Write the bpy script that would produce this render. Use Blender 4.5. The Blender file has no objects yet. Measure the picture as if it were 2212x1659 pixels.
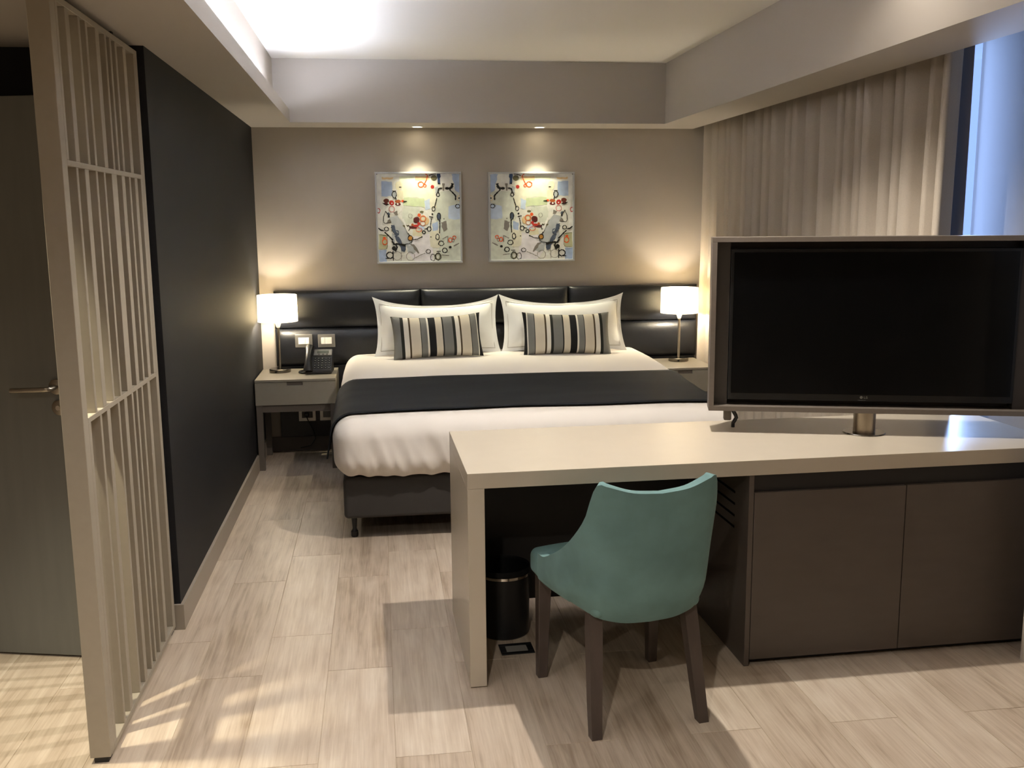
import bpy, bmesh, math, random
from mathutils import Vector, Matrix, noise

random.seed(7)
scene = bpy.context.scene
COL = scene.collection

# ---------------------------------------------------------------- camera, world, big lights, exposure
cd = bpy.data.cameras.new('camera')
cam = bpy.data.objects.new('camera', cd)
COL.objects.link(cam)
cd.sensor_width = 36.0
cd.lens = 2116.18 / 2212.0 * 36.0
cd.clip_start = 0.05
RIGHT, UP, FWD = Vector((0.99085, -0.13466, -0.0087)), Vector((0.03055, 0.16107, 0.98647)), Vector((0.13143, 0.97771, -0.16371))
m = Matrix((RIGHT, UP, -FWD)).transposed().to_4x4()
m.translation = Vector((0.80449, -6.82239, 1.56303))
cam.matrix_world = m
scene.camera = cam

world = bpy.data.worlds.new('world')
scene.world = world
world.use_nodes = True
world.node_tree.nodes['Background'].inputs[0].default_value = (0.35, 0.5, 1.0, 1)
world.node_tree.nodes['Background'].inputs[1].default_value = 0.6

vs = scene.view_settings
vs.view_transform = 'Standard'
vs.look = 'None'
vs.gamma = 1.0
vs.use_curve_mapping = False
vs.exposure = 1.36

WARM = (1.0, 0.925, 0.83)
WARMER = (1.0, 0.91, 0.68)
COOL = (0.80, 0.86, 1.0)
DAY = (0.36, 0.55, 1.0)


def area_light(name, loc, rot, sx, sy, power, color):
    l = bpy.data.lights.new(name, 'AREA')
    l.shape = 'RECTANGLE'
    l.size, l.size_y, l.energy, l.color = sx, sy, power, color
    o = bpy.data.objects.new(name, l)
    o.location, o.rotation_euler = loc, rot
    COL.objects.link(o)
    return o


# daylight entering through the window behind the blind (shines towards -x)
area_light('daylight', (3.475, -2.53, 1.55), (0, math.radians(90), math.radians(12)), 1.6, .12, 12, DAY)

P_DESK, P_DESK2, P_HALL, P_ART, P_LAMP, P_FILL = 67, 3.4, 70, 26.0, 5.2, 62
LED_STRENGTH = 64

HS, HC = 2.191, 2.577          # soffit and raised ceiling heights
TX0, TXC, TX1, TY, WX = 0.28, 0.185, 2.712, -0.346, 3.0155

# ---------------------------------------------------------------- helpers
def rgb(r, g, b):
    f = lambda c: c / 12.92 if c <= 0.04045 else ((c + 0.055) / 1.055) ** 2.4
    return (f(r), f(g), f(b), 1)


def mat(name, col, rough=0.5, metal=0.0, noise_scale=0, noise_amt=0.0, bump=0.0, bump_scale=200, spec=0.5,
        sheen=0.0, emit=0.0, emit_col=None, coat=0.0, stretch=None, detail=4.0):
    mt = bpy.data.materials.new(name)
    mt.use_nodes = True
    nt = mt.node_tree
    b = nt.nodes['Principled BSDF']
    b.inputs['Base Color'].default_value = col
    b.inputs['Roughness'].default_value = rough
    b.inputs['Metallic'].default_value = metal
    b.inputs['Specular IOR Level'].default_value = spec
    b.inputs['Coat Weight'].default_value = coat
    if sheen:
        b.inputs['Sheen Weight'].default_value = sheen
        b.inputs['Sheen Roughness'].default_value = 0.35
        b.inputs['Sheen Tint'].default_value = (min(1, col[0] * 2.6 + .1), min(1, col[1] * 2.2 + .1), min(1, col[2] * 2.2 + .1), 1)
    if emit:
        b.inputs['Emission Color'].default_value = emit_col or col
        b.inputs['Emission Strength'].default_value = emit
    tc = None
    if noise_amt or bump:
        tc = nt.nodes.new('ShaderNodeTexCoord')
        mp = nt.nodes.new('ShaderNodeMapping')
        nt.links.new(tc.outputs['Object'], mp.inputs[0])
        if stretch:
            mp.inputs['Scale'].default_value = stretch
    if noise_amt:
        n = nt.nodes.new('ShaderNodeTexNoise')
        n.inputs['Scale'].default_value = noise_scale
        n.inputs['Detail'].default_value = detail
        nt.links.new(mp.outputs[0], n.inputs['Vector'])
        mr = nt.nodes.new('ShaderNodeMapRange')
        mr.inputs['From Min'].default_value, mr.inputs['From Max'].default_value = 0.3, 0.7
        mr.inputs['To Min'].default_value, mr.inputs['To Max'].default_value = 1 - noise_amt, 1 + noise_amt
        nt.links.new(n.outputs['Fac'], mr.inputs['Value'])
        mx = nt.nodes.new('ShaderNodeMix')
        mx.data_type = 'RGBA'
        mx.blend_type = 'MULTIPLY'
        mx.inputs[0].default_value = 1.0
        mx.inputs[6].default_value = col
        nt.links.new(mr.outputs[0], mx.inputs[7])
        nt.links.new(mx.outputs[2], b.inputs['Base Color'])
    if bump:
        n2 = nt.nodes.new('ShaderNodeTexNoise')
        n2.inputs['Scale'].default_value = bump_scale
        n2.inputs['Detail'].default_value = 3
        nt.links.new(mp.outputs[0], n2.inputs['Vector'])
        bp = nt.nodes.new('ShaderNodeBump')
        bp.inputs['Strength'].default_value = bump
        bp.inputs['Distance'].default_value = 0.002
        nt.links.new(n2.outputs['Fac'], bp.inputs['Height'])
        nt.links.new(bp.outputs[0], b.inputs['Normal'])
    return mt


def link(o, parent=None):
    COL.objects.link(o)
    if parent is not None:
        o.parent = parent
    return o


def obj(name, bm, material, parent=None, smooth=False, angle=None):
    me = bpy.data.meshes.new(name)
    bmesh.ops.recalc_face_normals(bm, faces=bm.faces[:])
    bm.to_mesh(me)
    bm.free()
    if smooth:
        for p in me.polygons:
            p.use_smooth = True
        if angle:
            me.set_sharp_from_angle(angle=math.radians(angle))
    for mm in (material if isinstance(material, (list, tuple)) else [material]):
        me.materials.append(mm)
    o = bpy.data.objects.new(name, me)
    return link(o, parent)


def thing(name, label, cat, loc=(0, 0, 0), rz=0.0, group=None):
    o = bpy.data.objects.new(name, None)
    o.empty_display_size = 0.1
    o.location = loc
    o.rotation_euler = (0, 0, rz)
    link(o)
    return tag(o, label, cat, group)


def tag(o, label, cat, group=None):
    o['label'], o['category'] = label, cat
    if group:
        o['group'] = group
    return o


def struct(o):
    o['kind'] = 'structure'
    return o


def bx(bm, x0, x1, y0, y1, z0, z1, bevel=0.0, seg=2):
    b2 = bmesh.new()
    bmesh.ops.create_cube(b2, size=1)
    for v in b2.verts:
        v.co = Vector((x0 + (v.co.x + .5) * (x1 - x0), y0 + (v.co.y + .5) * (y1 - y0), z0 + (v.co.z + .5) * (z1 - z0)))
    if bevel:
        bmesh.ops.bevel(b2, geom=b2.edges[:] + b2.verts[:], offset=bevel, segments=seg, profile=0.5, affect='EDGES')
    me = bpy.data.meshes.new('tmp')
    b2.to_mesh(me)
    b2.free()
    bm.from_mesh(me)
    bpy.data.meshes.remove(me)
    return bm


def box(name, x0, x1, y0, y1, z0, z1, material, parent=None, bevel=0.0, seg=2):
    return obj(name, bx(bmesh.new(), x0, x1, y0, y1, z0, z1, bevel, seg), material, parent)


def lathe_bm(profile, seg=40, center=(0, 0, 0), bm=None, close=False):
    bm = bm or bmesh.new()
    rings = []
    for r, z in profile:
        if r < 1e-6:
            rings.append([bm.verts.new((center[0], center[1], center[2] + z))])
        else:
            rings.append([bm.verts.new((center[0] + r * math.cos(2 * math.pi * k / seg), center[1] + r * math.sin(2 * math.pi * k / seg), center[2] + z)) for k in range(seg)])
    pairs = list(zip(rings, rings[1:]))
    if close:
        pairs.append((rings[-1], rings[0]))
    for a, b in pairs:
        for k in range(seg):
            k2 = (k + 1) % seg
            if len(a) == 1 and len(b) == 1:
                continue
            if len(a) == 1:
                bm.faces.new((a[0], b[k2], b[k]))
            elif len(b) == 1:
                bm.faces.new((a[k], a[k2], b[0]))
            else:
                bm.faces.new((a[k], a[k2], b[k2], b[k]))
    return bm


def lathe(name, profile, material, parent=None, seg=40, center=(0, 0, 0), angle=35, close=False):
    return obj(name, lathe_bm(profile, seg, center, None, close), material, parent, True, angle)


def tube_bm(pts, r, seg=8, bm=None):
    bm = bm or bmesh.new()
    pts = [Vector(p) for p in pts]
    rings = []
    for i, p in enumerate(pts):
        t = (pts[min(i + 1, len(pts) - 1)] - pts[max(i - 1, 0)]).normalized()
        a = t.orthogonal().normalized() if i == 0 else (prev - t * prev.dot(t)).normalized()
        prev = a
        b = t.cross(a)
        rr = r[i] if isinstance(r, (list, tuple)) else r
        rings.append([bm.verts.new(p + a * rr * math.cos(2 * math.pi * k / seg) + b * rr * math.sin(2 * math.pi * k / seg)) for k in range(seg)])
    for a, b in zip(rings, rings[1:]):
        for k in range(seg):
            bm.faces.new((a[k], a[(k + 1) % seg], b[(k + 1) % seg], b[k]))
    bm.faces.new(rings[0][::-1])
    bm.faces.new(rings[-1])
    return bm


def prism_bm(poly, z0, z1, bm=None):
    bm = bm or bmesh.new()
    a = [bm.verts.new((x, y, z0)) for x, y in poly]
    b = [bm.verts.new((x, y, z1)) for x, y in poly]
    n = len(poly)
    bm.faces.new(a[::-1])
    bm.faces.new(b)
    for k in range(n):
        bm.faces.new((a[k], a[(k + 1) % n], b[(k + 1) % n], b[k]))
    return bm


def frustum_bm(cb, ct, sb, st, bm=None):
    """square tapered post from centre cb (half sizes sb) to ct (half sizes st)"""
    bm = bm or bmesh.new()
    q = ((-1, -1), (1, -1), (1, 1), (-1, 1))
    a = [bm.verts.new((cb[0] + i * sb[0], cb[1] + j * sb[1], cb[2])) for i, j in q]
    b = [bm.verts.new((ct[0] + i * st[0], ct[1] + j * st[1], ct[2])) for i, j in q]
    bm.faces.new(a[::-1])
    bm.faces.new(b)
    for k in range(4):
        bm.faces.new((a[k], a[(k + 1) % 4], b[(k + 1) % 4], b[k]))
    bmesh.ops.bevel(bm, geom=bm.edges[:], offset=0.0025, segments=1, affect='EDGES')
    return bm


def rounded_bm(half, r, nflat=(16, 16, 6), nround=5):
    """rounded box centred at origin, dense enough to displace"""
    def axis(h, n):
        inner = h - r
        c = [-(inner + r * math.tan(math.pi / 4 * (nround - i) / nround)) for i in range(nround)]
        c += [-inner + 2 * inner * i / n for i in range(n + 1)]
        c += [inner + r * math.tan(math.pi / 4 * (i + 1) / nround) for i in range(nround)]
        return c
    ax = [axis(half[i], nflat[i]) for i in range(3)]
    bm = bmesh.new()
    cache = {}

    def vert(p):
        key = tuple(round(c, 6) for c in p)
        if key not in cache:
            inner = Vector([max(-(half[i] - r), min(half[i] - r, p[i])) for i in range(3)])
            d = Vector(p) - inner
            cache[key] = bm.verts.new(inner + d.normalized() * r)
        return cache[key]
    for k in range(3):
        i, j = [q for q in range(3) if q != k]
        for s in (-1, 1):
            for a in range(len(ax[i]) - 1):
                for b in range(len(ax[j]) - 1):
                    vs_ = []
                    for da, db in ((0, 0), (1, 0), (1, 1), (0, 1)):
                        p = [0, 0, 0]
                        p[k] = s * half[k]
                        p[i] = ax[i][a + da]
                        p[j] = ax[j][b + db]
                        vs_.append(vert(p))
                    if len(set(vs_)) >= 3:
                        try:
                            bm.faces.new(vs_)
                        except ValueError:
                            pass
    return bm


def copy_tree(o, parent=None):
    c = o.copy()
    link(c, parent)
    for ch in [q for q in o.children]:
        copy_tree(ch, c)
    return c


def spot(name, loc, power, color, size_deg, blend, radius, parent=None, rot=(0, 0, 0)):
    l = bpy.data.lights.new(name, 'SPOT')
    l.energy, l.color, l.spot_size, l.spot_blend, l.shadow_soft_size = power, color, math.radians(size_deg), blend, radius
    o = bpy.data.objects.new(name, l)
    o.location, o.rotation_euler = loc, rot
    return link(o, parent)


# ---------------------------------------------------------------- materials
M = {}
M['wall'] = mat('taupe_wallpaper', rgb(.68, .645, .60), .75, noise_scale=3, noise_amt=.03, bump=.25, bump_scale=500, spec=.25)
M['soffit'] = mat('taupe_paint', rgb(.70, .67, .63), .7, bump=.05, bump_scale=300, spec=.25)
M['ceiling'] = mat('white_paint', rgb(.945, .93, .90), .8, spec=.2)
M['dark_wall'] = mat('charcoal_wallpaper', rgb(.122, .122, .132), .58, noise_scale=4, noise_amt=.06, bump=.4, bump_scale=320, spec=.2)
M['hall_unlit'] = mat('shaded_hall_wall', rgb(.17, .17, .18), .7, spec=.2)  # shade put into the colour: near black for the unlit void above the door
M['hall_wall'] = mat('hall_paint', rgb(.62, .575, .52), .75, spec=.2)
M['door'] = mat('dark_door_laminate', rgb(.43, .43, .41), .5, noise_scale=30, noise_amt=.05, stretch=(1, 1, .1), spec=.35)
M['baseboard'] = mat('taupe_skirting', rgb(.60, .56, .505), .45, spec=.35)
M['screen'] = mat('taupe_lacquer', rgb(.61, .575, .515), .5, spec=.35, noise_scale=40, noise_amt=.02)
M['desk'] = mat('greige_satin_lacquer', rgb(.74, .70, .63), .31, spec=.45, noise_scale=12, noise_amt=.015)
M['cabinet'] = mat('dark_brown_laminate', rgb(.33, .295, .265), .42, spec=.4, noise_scale=25, noise_amt=.05, stretch=(.3, 1, 1))
M['cabinet_dark'] = mat('dark_panel', rgb(.16, .15, .145), .5, spec=.3)
M['black'] = mat('black_plastic', rgb(.075, .075, .078), .38, spec=.45)
M['black_matte'] = mat('black_matte', rgb(.06, .06, .06), .7, spec=.2)
M['gap'] = mat('slot_black', rgb(.03, .03, .03), .9, spec=.1)
M['screen_glass'] = mat('tv_screen', rgb(.02, .025, .03), .2, spec=.22)
M['tv_frame'] = mat('tv_surround_taupe', rgb(.42, .385, .35), .4, spec=.4, noise_scale=60, noise_amt=.04)
M['tv_bezel'] = mat('tv_inner_panel', rgb(.29, .27, .25), .5, spec=.3)
M['chrome'] = mat('chrome', rgb(.82, .80, .77), .16, metal=1.0)
M['steel'] = mat('brushed_steel', rgb(.66, .61, .54), .33, metal=1.0, bump=.2, bump_scale=80, stretch=(1, 1, .03))
M['dark_chrome'] = mat('dark_chrome', rgb(.50, .48, .45), .22, metal=1.0)
M['satin'] = mat('satin_nickel', rgb(.66, .63, .58), .32, metal=1.0)
M['night'] = mat('greige_nightstand', rgb(.54, .515, .465), .38, spec=.4, noise_scale=40, noise_amt=.02)
M['night_leg'] = mat('brown_leg', rgb(.36, .33, .30), .45, spec=.35)
M['leather'] = mat('dark_leather', rgb(.115, .12, .135), .34, spec=.5, bump=.35, bump_scale=260, noise_scale=20, noise_amt=.08)
M['bed_base'] = mat('charcoal_upholstery', rgb(.225, .215, .205), .6, spec=.3, bump=.3, bump_scale=400)
M['linen'] = mat('white_linen', rgb(.90, .875, .84), .8, spec=.15, bump=.12, bump_scale=420, sheen=.15)
M['linen2'] = mat('white_pillow_cotton', rgb(.95, .95, .935), .8, spec=.15, bump=.12, bump_scale=300)
M['stitch'] = mat('grey_piping', rgb(.74, .72, .69), .7, spec=.2)
M['runner'] = mat('charcoal_runner', rgb(.093, .105, .122), .8, spec=.25, noise_scale=60, noise_amt=.12, bump=.6, bump_scale=500, stretch=(.15, 1, 1), sheen=.15)
M['velvet'] = mat('teal_velvet', rgb(.405, .525, .52), .75, spec=.15, noise_scale=9, noise_amt=.14, sheen=.3)
M['chair_leg'] = mat('dark_stained_wood', rgb(.30, .26, .235), .4, spec=.4, noise_scale=30, noise_amt=.12, stretch=(1, 1, .12))
M['curtain'] = mat('taupe_curtain', rgb(.75, .705, .64), .85, spec=.12, noise_scale=200, noise_amt=.04, bump=.3, bump_scale=500, sheen=.2)
M['blind'] = mat('grey_blind', rgb(.66, .64, .63), .8, spec=.15)
_b = M['blind'].node_tree
_t = _b.nodes.new('ShaderNodeBsdfTranslucent'); _t.inputs[0].default_value = rgb(.80, .80, .82)
_m = _b.nodes.new('ShaderNodeMixShader'); _m.inputs[0].default_value = .13
_b.links.new(_b.nodes['Principled BSDF'].outputs[0], _m.inputs[1]); _b.links.new(_t.outputs[0], _m.inputs[2])
_b.links.new(_m.outputs[0], _b.nodes['Material Output'].inputs[0])
M['reveal'] = mat('window_reveal_paint', rgb(.56, .555, .56), .7, spec=.2)
M['plate'] = mat('brushed_aluminium_plate', rgb(.70, .69, .66), .36, metal=.85)
M['switch'] = mat('white_switch', rgb(.93, .92, .88), .4)
M['grey_plastic'] = mat('grey_plastic', rgb(.42, .42, .41), .45)
M['lcd'] = mat('lcd', rgb(.28, .30, .28), .25)
M['key'] = mat('key_print', rgb(.55, .55, .53), .5)
M['acrylic'] = mat('silver_box_frame', rgb(.80, .81, .82), .25, metal=.35, spec=.5)
M['foot'] = mat('foot_pad', rgb(.12, .11, .10), .6)
M['white_plastic'] = mat('white_plastic', rgb(.92, .92, .92), .4)


def wood_material():
    mt = bpy.data.materials.new('oak_look_plank')
    mt.use_nodes = True
    nt = mt.node_tree
    N, L = nt.nodes, nt.links
    b = N['Principled BSDF']
    tc = N.new('ShaderNodeTexCoord')
    oi = N.new('ShaderNodeObjectInfo')
    off = N.new('ShaderNodeVectorMath'); off.operation = 'SCALE'
    off.inputs[0].default_value = (37.0, 53.0, 11.0)
    L.new(oi.outputs['Random'], off.inputs['Scale'])
    add = N.new('ShaderNodeVectorMath'); add.operation = 'ADD'
    L.new(tc.outputs['Object'], add.inputs[0]); L.new(off.outputs[0], add.inputs[1])
    def nz(sc, detail, dist=0.0):
        mp = N.new('ShaderNodeMapping'); mp.inputs['Scale'].default_value = sc
        L.new(add.outputs[0], mp.inputs[0])
        n = N.new('ShaderNodeTexNoise'); n.inputs['Scale'].default_value = 1.0
        n.inputs['Detail'].default_value = detail; n.inputs['Distortion'].default_value = dist
        L.new(mp.outputs[0], n.inputs['Vector'])
        return n.outputs['Fac']
    fine = nz((150, 5.0, 1), 6, .4)
    mid = nz((30, 2.0, 1), 6, .8)
    big = nz((9, 4.0, 1), 4, .4)
    def math_(op, a, c):
        q = N.new('ShaderNodeMath'); q.operation = op
        for s, v in ((0, a), (1, c)):
            if hasattr(v, 'links'):
                L.new(v, q.inputs[s])
            else:
                q.inputs[s].default_value = v
        return q.outputs[0]
    f = math_('ADD', math_('MULTIPLY', fine, .30), math_('MULTIPLY', mid, .46))
    f = math_('ADD', f, math_('MULTIPLY', big, .28))
    f = math_('ADD', f, math_('MULTIPLY', math_('SUBTRACT', oi.outputs['Random'], .5), .16))
    cr = N.new('ShaderNodeValToRGB')
    e = cr.color_ramp.elements
    e[0].position, e[0].color = .34, rgb(.60, .53, .45)
    e[1].position, e[1].color = .72, rgb(.82, .77, .70)
    k = e.new(.47); k.color = rgb(.705, .64, .565)
    k = e.new(.58); k.color = rgb(.76, .70, .625)
    L.new(f, cr.inputs[0]); L.new(cr.outputs[0], b.inputs['Base Color'])
    b.inputs['Roughness'].default_value = .42
    b.inputs['Specular IOR Level'].default_value = .4
    bp = N.new('ShaderNodeBump'); bp.inputs['Strength'].default_value = .12; bp.inputs['Distance'].default_value = .002
    L.new(f, bp.inputs['Height']); L.new(bp.outputs[0], b.inputs['Normal'])
    return mt


M['wood'] = wood_material()
M['grout'] = mat('plank_joint', rgb(.72, .66, .58), .8, spec=.2)


def shade_material():
    mt = bpy.data.materials.new('lit_white_lampshade')
    mt.use_nodes = True
    nt = mt.node_tree
    N, L = nt.nodes, nt.links
    N.remove(N['Principled BSDF'])
    out = N['Material Output']
    d = N.new('ShaderNodeBsdfDiffuse'); d.inputs[0].default_value = rgb(.96, .94, .88)
    t = N.new('ShaderNodeBsdfTranslucent'); t.inputs[0].default_value = rgb(.97, .94, .86)
    mx = N.new('ShaderNodeMixShader'); mx.inputs[0].default_value = .6
    L.new(d.outputs[0], mx.inputs[1]); L.new(t.outputs[0], mx.inputs[2])
    em = N.new('ShaderNodeEmission'); em.inputs[0].default_value = (1, .86, .62, 1); em.inputs[1].default_value = .9
    ad = N.new('ShaderNodeAddShader')
    L.new(mx.outputs[0], ad.inputs[0]); L.new(em.outputs[0], ad.inputs[1])
    L.new(ad.outputs[0], out.inputs[0])
    return mt


M['shade'] = shade_material()
M['lens'] = mat('downlight_lens', rgb(1, .97, .9), .3, emit=14, emit_col=(1, .86, .6, 1))
M['led'] = mat('cool_led', rgb(1, 1, 1), .4, emit=LED_STRENGTH, emit_col=(.72, .80, 1, 1))

# ---------------------------------------------------------------- floor and its planks
floor = struct(box('floor', -1.6, 3.66, -8.7, .1, -.08, -.0022, M['grout']))
PW, PL, X_0 = .2265, .928, .131
XMIN, XMAX, YMIN, YMAX = -1.52, 3.55, -8.62, 0.0
plank_cache = {}
for c in range(-9, 17):
    xa, xb = max(XMIN, X_0 + c * PW), min(XMAX, X_0 + (c + 1) * PW)
    if xb - xa < .02:
        continue
    off = -.725 if c % 2 == 0 else -.405
    r = -2
    y = off + PL
    while y > YMIN:
        ya, yb = max(YMIN, y - PL), min(YMAX, y)
        y -= PL
        if yb - ya < .02:
            continue
        w, l = xb - xa, yb - ya
        key = (round(w, 3), round(l, 3))
        if key not in plank_cache:
            g = .0012
            b = bx(bmesh.new(), -w / 2 + g, w / 2 - g, -l / 2 + g, l / 2 - g, -.01, 0, .0008, 1)
            o = obj('plank', b, M['wood'], floor)
            plank_cache[key] = o.data
        else:
            o = link(bpy.data.objects.new('plank', plank_cache[key]), floor)
        o.location = ((xa + xb) / 2, (ya + yb) / 2, 0)

# ---------------------------------------------------------------- walls, ceiling
ZT = 2.66
wall_back = struct(box('wall_back', -.1, 3.66, 0, .12, 0, ZT, M['wall']))
wall_left = struct(box('wall_left', -.10, 0, -3.047, 0, 0, ZT, M['dark_wall']))
wall_hall_end = struct(box('wall_hall_end', -1.6, -.10, -2.98, -2.88, 0, ZT, M['hall_unlit']))
wall_hall = struct(box('wall_hall', -1.62, -1.52, -8.62, -2.88, 0, ZT, M['hall_wall']))
wall_rear = struct(box('wall_rear', -1.62, 3.66, -8.74, -8.62, 0, ZT, M['hall_wall']))
# right wall with the window opening (y -2.60 .. -0.9, z .75 .. 2.42)
b = bx(bmesh.new(), 3.50, 3.64, -.9, 0, 0, ZT)
bx(b, 3.50, 3.64, -2.60, -.9, 0, .75)
bx(b, 3.50, 3.64, -2.60, -.9, 2.42, ZT)
wall_right = struct(obj('wall_right', b, M['wall']))
# splayed window reveal that catches the daylight, then the wall up to the corner pier
rv = obj('splayed_reveal', prism_bm([(3.50, -2.60), (3.29, -3.82), (3.64, -3.82), (3.64, -2.60)], 0, ZT), M['reveal'], wall_right)
pier = obj('corner_pier', bx(bmesh.new(), 3.035, 3.64, -8.62, -3.80, 0, ZT), M['wall'], wall_right)

window = struct(thing('window_1', '', ''))
for k in ('label', 'category'):
    del window[k]
window.location = (3.56, -1.75, 0)
box('window_frame', -.02, .03, -.85, -.80, .75, 2.42, M['white_plastic'], window, .004)
box('window_frame', -.02, .03, .80, .85, .75, 2.42, M['white_plastic'], window, .004)
box('window_frame', -.02, .03, -.85, .85, .75, .80, M['white_plastic'], window, .004)
box('window_frame', -.02, .03, -.85, .85, 2.37, 2.42, M['white_plastic'], window, .004)
box('window_mullion', -.02, .03, -.02, .02, .80, 2.37, M['white_plastic'], window, .004)
gl = bpy.data.materials.new('window_glass'); gl.use_nodes = True
gl.node_tree.nodes['Principled BSDF'].inputs['Transmission Weight'].default_value = 1.0
gl.node_tree.nodes['Principled BSDF'].inputs['Roughness'].default_value = 0.02
gl.node_tree.nodes['Principled BSDF'].inputs['Base Color'].default_value = (.8, .88, 1, 1)
box('pane', .003, .009, -.80, -.02, .80, 2.37, gl, window)
box('pane', .003, .009, .02, .80, .80, 2.37, gl, window)

ceiling = struct(box('ceiling', TXC, TX1, -5.4, TY, HC, ZT, M['ceiling']))
box('soffit', -1.62, WX, TY, 0, HS, ZT, M['soffit'], ceiling)
box('soffit', -1.62, TXC, -5.4, TY, HS, ZT, M['soffit'], ceiling)
box('soffit', TX1, WX, -5.4, TY, HS, ZT, M['soffit'], ceiling)
box('soffit', -1.62, 3.66, -8.62, -5.4, HS, ZT, M['soffit'], ceiling)
box('cove_ledge', TXC, TX0, -5.4, TY, HS, HS + .014, M['soffit'], ceiling)
box('cove_lip', TX0 - .014, TX0, -5.4, TY, HS + .014, 2.269, M['soffit'], ceiling)
box('curtain_recess_top', WX, 3.66, -5.4, 0, 2.46, ZT, M['soffit'], ceiling)

# skirting
struct(obj('baseboard_left', prism_bm([(0, 0), (0, -3.047), (-.10, -3.047), (-.10, -3.060), (.013, -3.060), (.013, 0)], 0, .102), M['baseboard']))
struct(box('baseboard_back', .013, 3.44, -.014, 0, 0, .10, M['night_leg'], None, .002, 1))

# hall door, slightly ajar
dr = bpy.data.objects.new('door_1', None)
link(dr); struct(dr)
dr.location = (-.225, -3.288, 0)
dr.rotation_euler = (0, 0, math.radians(-14.3))
box('door_leaf', -.86, 0, 0, .045, .008, 1.992, M['door'], dr, .003)
h = lathe('handle_rose', [(0, 0), (.026, 0), (.027, .003), (.027, .009), (.024, .011), (0, .011)], M['satin'], dr, 28)
h.rotation_euler = (math.radians(90), 0, 0); h.location = (-.098, 0, 1.008)
b = tube_bm([(-.098, 0, 1.008), (-.098, -.045, 1.006), (-.103, -.052, 1.006), (-.115, -.054, 1.005), (-.238, -.054, 1.0)], .0095, 12)
obj('lever_handle', b, M['satin'], dr, True, 40)
h = lathe('key_rose', [(0, 0), (.026, 0), (.027, .003), (.027, .009), (.024, .011), (0, .011)], M['satin'], dr, 28)
h.rotation_euler = (math.radians(90), 0, 0); h.location = (-.093, 0, .934)
h = lathe('lock_cylinder', [(0, 0), (.009, 0), (.009, .016), (0, .016)], M['chrome'], dr, 20)
h.rotation_euler = (math.radians(90), 0, 0); h.location = (-.093, 0, .934)

# ---------------------------------------------------------------- slatted room divider
sc = thing('slatted_screen', 'tall taupe slatted wooden room divider beside the dark wall', 'room divider', (-.05, -3.55, 0))
X0s, X1s = -.028, .030                # -.078 .. -.020 in the room
def scr(name, ya, yb, za, zb):
    return box(name, X0s, X1s, ya + 3.55, yb + 3.55, za, zb, M['screen'], sc, .0012, 1)
ZB, ZTS = .018, 2.168
scr('post', -4.021, -3.976, ZB, ZTS)
scr('post', -3.108, -3.070, ZB, ZTS)
scr('rail', -3.976, -3.108, ZB, .036)
scr('rail', -3.976, -3.108, 2.150, ZTS)
scr('shelf_rail', -3.976, -3.108, 1.722, 1.738)
scr('shelf_rail', -3.976, -3.108, 1.010, 1.026)
tiers = [
    (1.738, 2.150, [(-3.976, -3.955), (-3.891, -3.855), (-3.772, -3.752), (-3.700, -3.680), (-3.596, -3.556), (-3.492, -3.473), (-3.434, -3.414), (-3.369, -3.348), (-3.268, -3.230), (-3.122, -3.108)]),
    (1.026, 1.722, [(-3.897, -3.879), (-3.815, -3.777), (-3.703, -3.684), (-3.615, -3.598), (-3.524, -3.464), (-3.400, -3.361), (-3.302, -3.282), (-3.225, -3.188), (-3.136, -3.108)]),
    (.036, 1.010, [(-3.976, -3.950), (-3.855, -3.837), (-3.779, -3.745), (-3.652, -3.633), (-3.575, -3.540), (-3.476, -3.457), (-3.414, -3.395), (-3.340, -3.320), (-3.249, -3.213)]),
]
for za, zb, sl in tiers:
    for ya, yb in sl:
        scr('slat', ya, yb, za, zb)
for yy in (-3.995, -3.09):
    box('foot', -.018, .022, yy + 3.53, yy + 3.57, 0, ZB, M['foot'], sc)
for yy in (-3.80, -3.30):
    box('ceiling_fixing', -.008, .008, yy + 3.54, yy + 3.56, ZTS, HS, M['foot'], sc)

# ---------------------------------------------------------------- downlights
def downlight(label, x, y, z, power, color, ang, blend, radius, group, r=.045, aim=(0, 0, 0)):
    t = thing('downlight', label, 'downlight', (x, y, z), 0, group)
    lathe('trim_ring', [(r * .72, -.001), (r * .78, -.006), (r, -.004), (r, 0), (r * .72, 0)], M['white_plastic'], t, 32, close=True)
    lathe('lens', [(0, -.0015), (r * .7, -.0015), (r * .7, 0), (0, 0)], M['lens'], t, 24)
    spot('downlight_beam', (0, 0, -.012), power, color, ang, blend, radius, t, aim)
    return t


downlight('recessed ceiling downlight shining down over the desk', 1.745, -3.385, HC, P_DESK, WARM, 136, .45, .022, 'ceiling downlights')
downlight('recessed ceiling downlight above the television near the bulkhead', 2.42, -3.52, HC, P_DESK2, WARM, 160, .5, .022, 'ceiling downlights')
downlight('recessed downlight in the hall ceiling beside the slatted screen', -.33, -4.0, HS, P_HALL, WARMER, 54, .8, .02, 'ceiling downlights')
downlight('added unseen fill light in the hall ceiling by the far hall wall', -.75, -5.7, HS, 26, WARM, 150, .8, .03, 'ceiling downlights')  # added fill out of view, lifts the hall door and screen post
downlight('added unseen fill light in the low ceiling over the living area', .6, -6.15, HS, P_FILL, WARM, 150, .8, .03, 'ceiling downlights')  # added fill behind the camera, softens shadows on floor and chair
downlight('small recessed spotlight above the left painting', 1.089, -.115, HS, P_ART, (1.0, .93, .68), 66, 1.0, .018, 'picture spotlights', .04, (math.radians(-4), 0, 0))
downlight('small recessed spotlight above the right painting', 1.909, -.115, HS, P_ART, (1.0, .93, .68), 66, 1.0, .018, 'picture spotlights', .04, (math.radians(-4), 0, 0))

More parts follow.
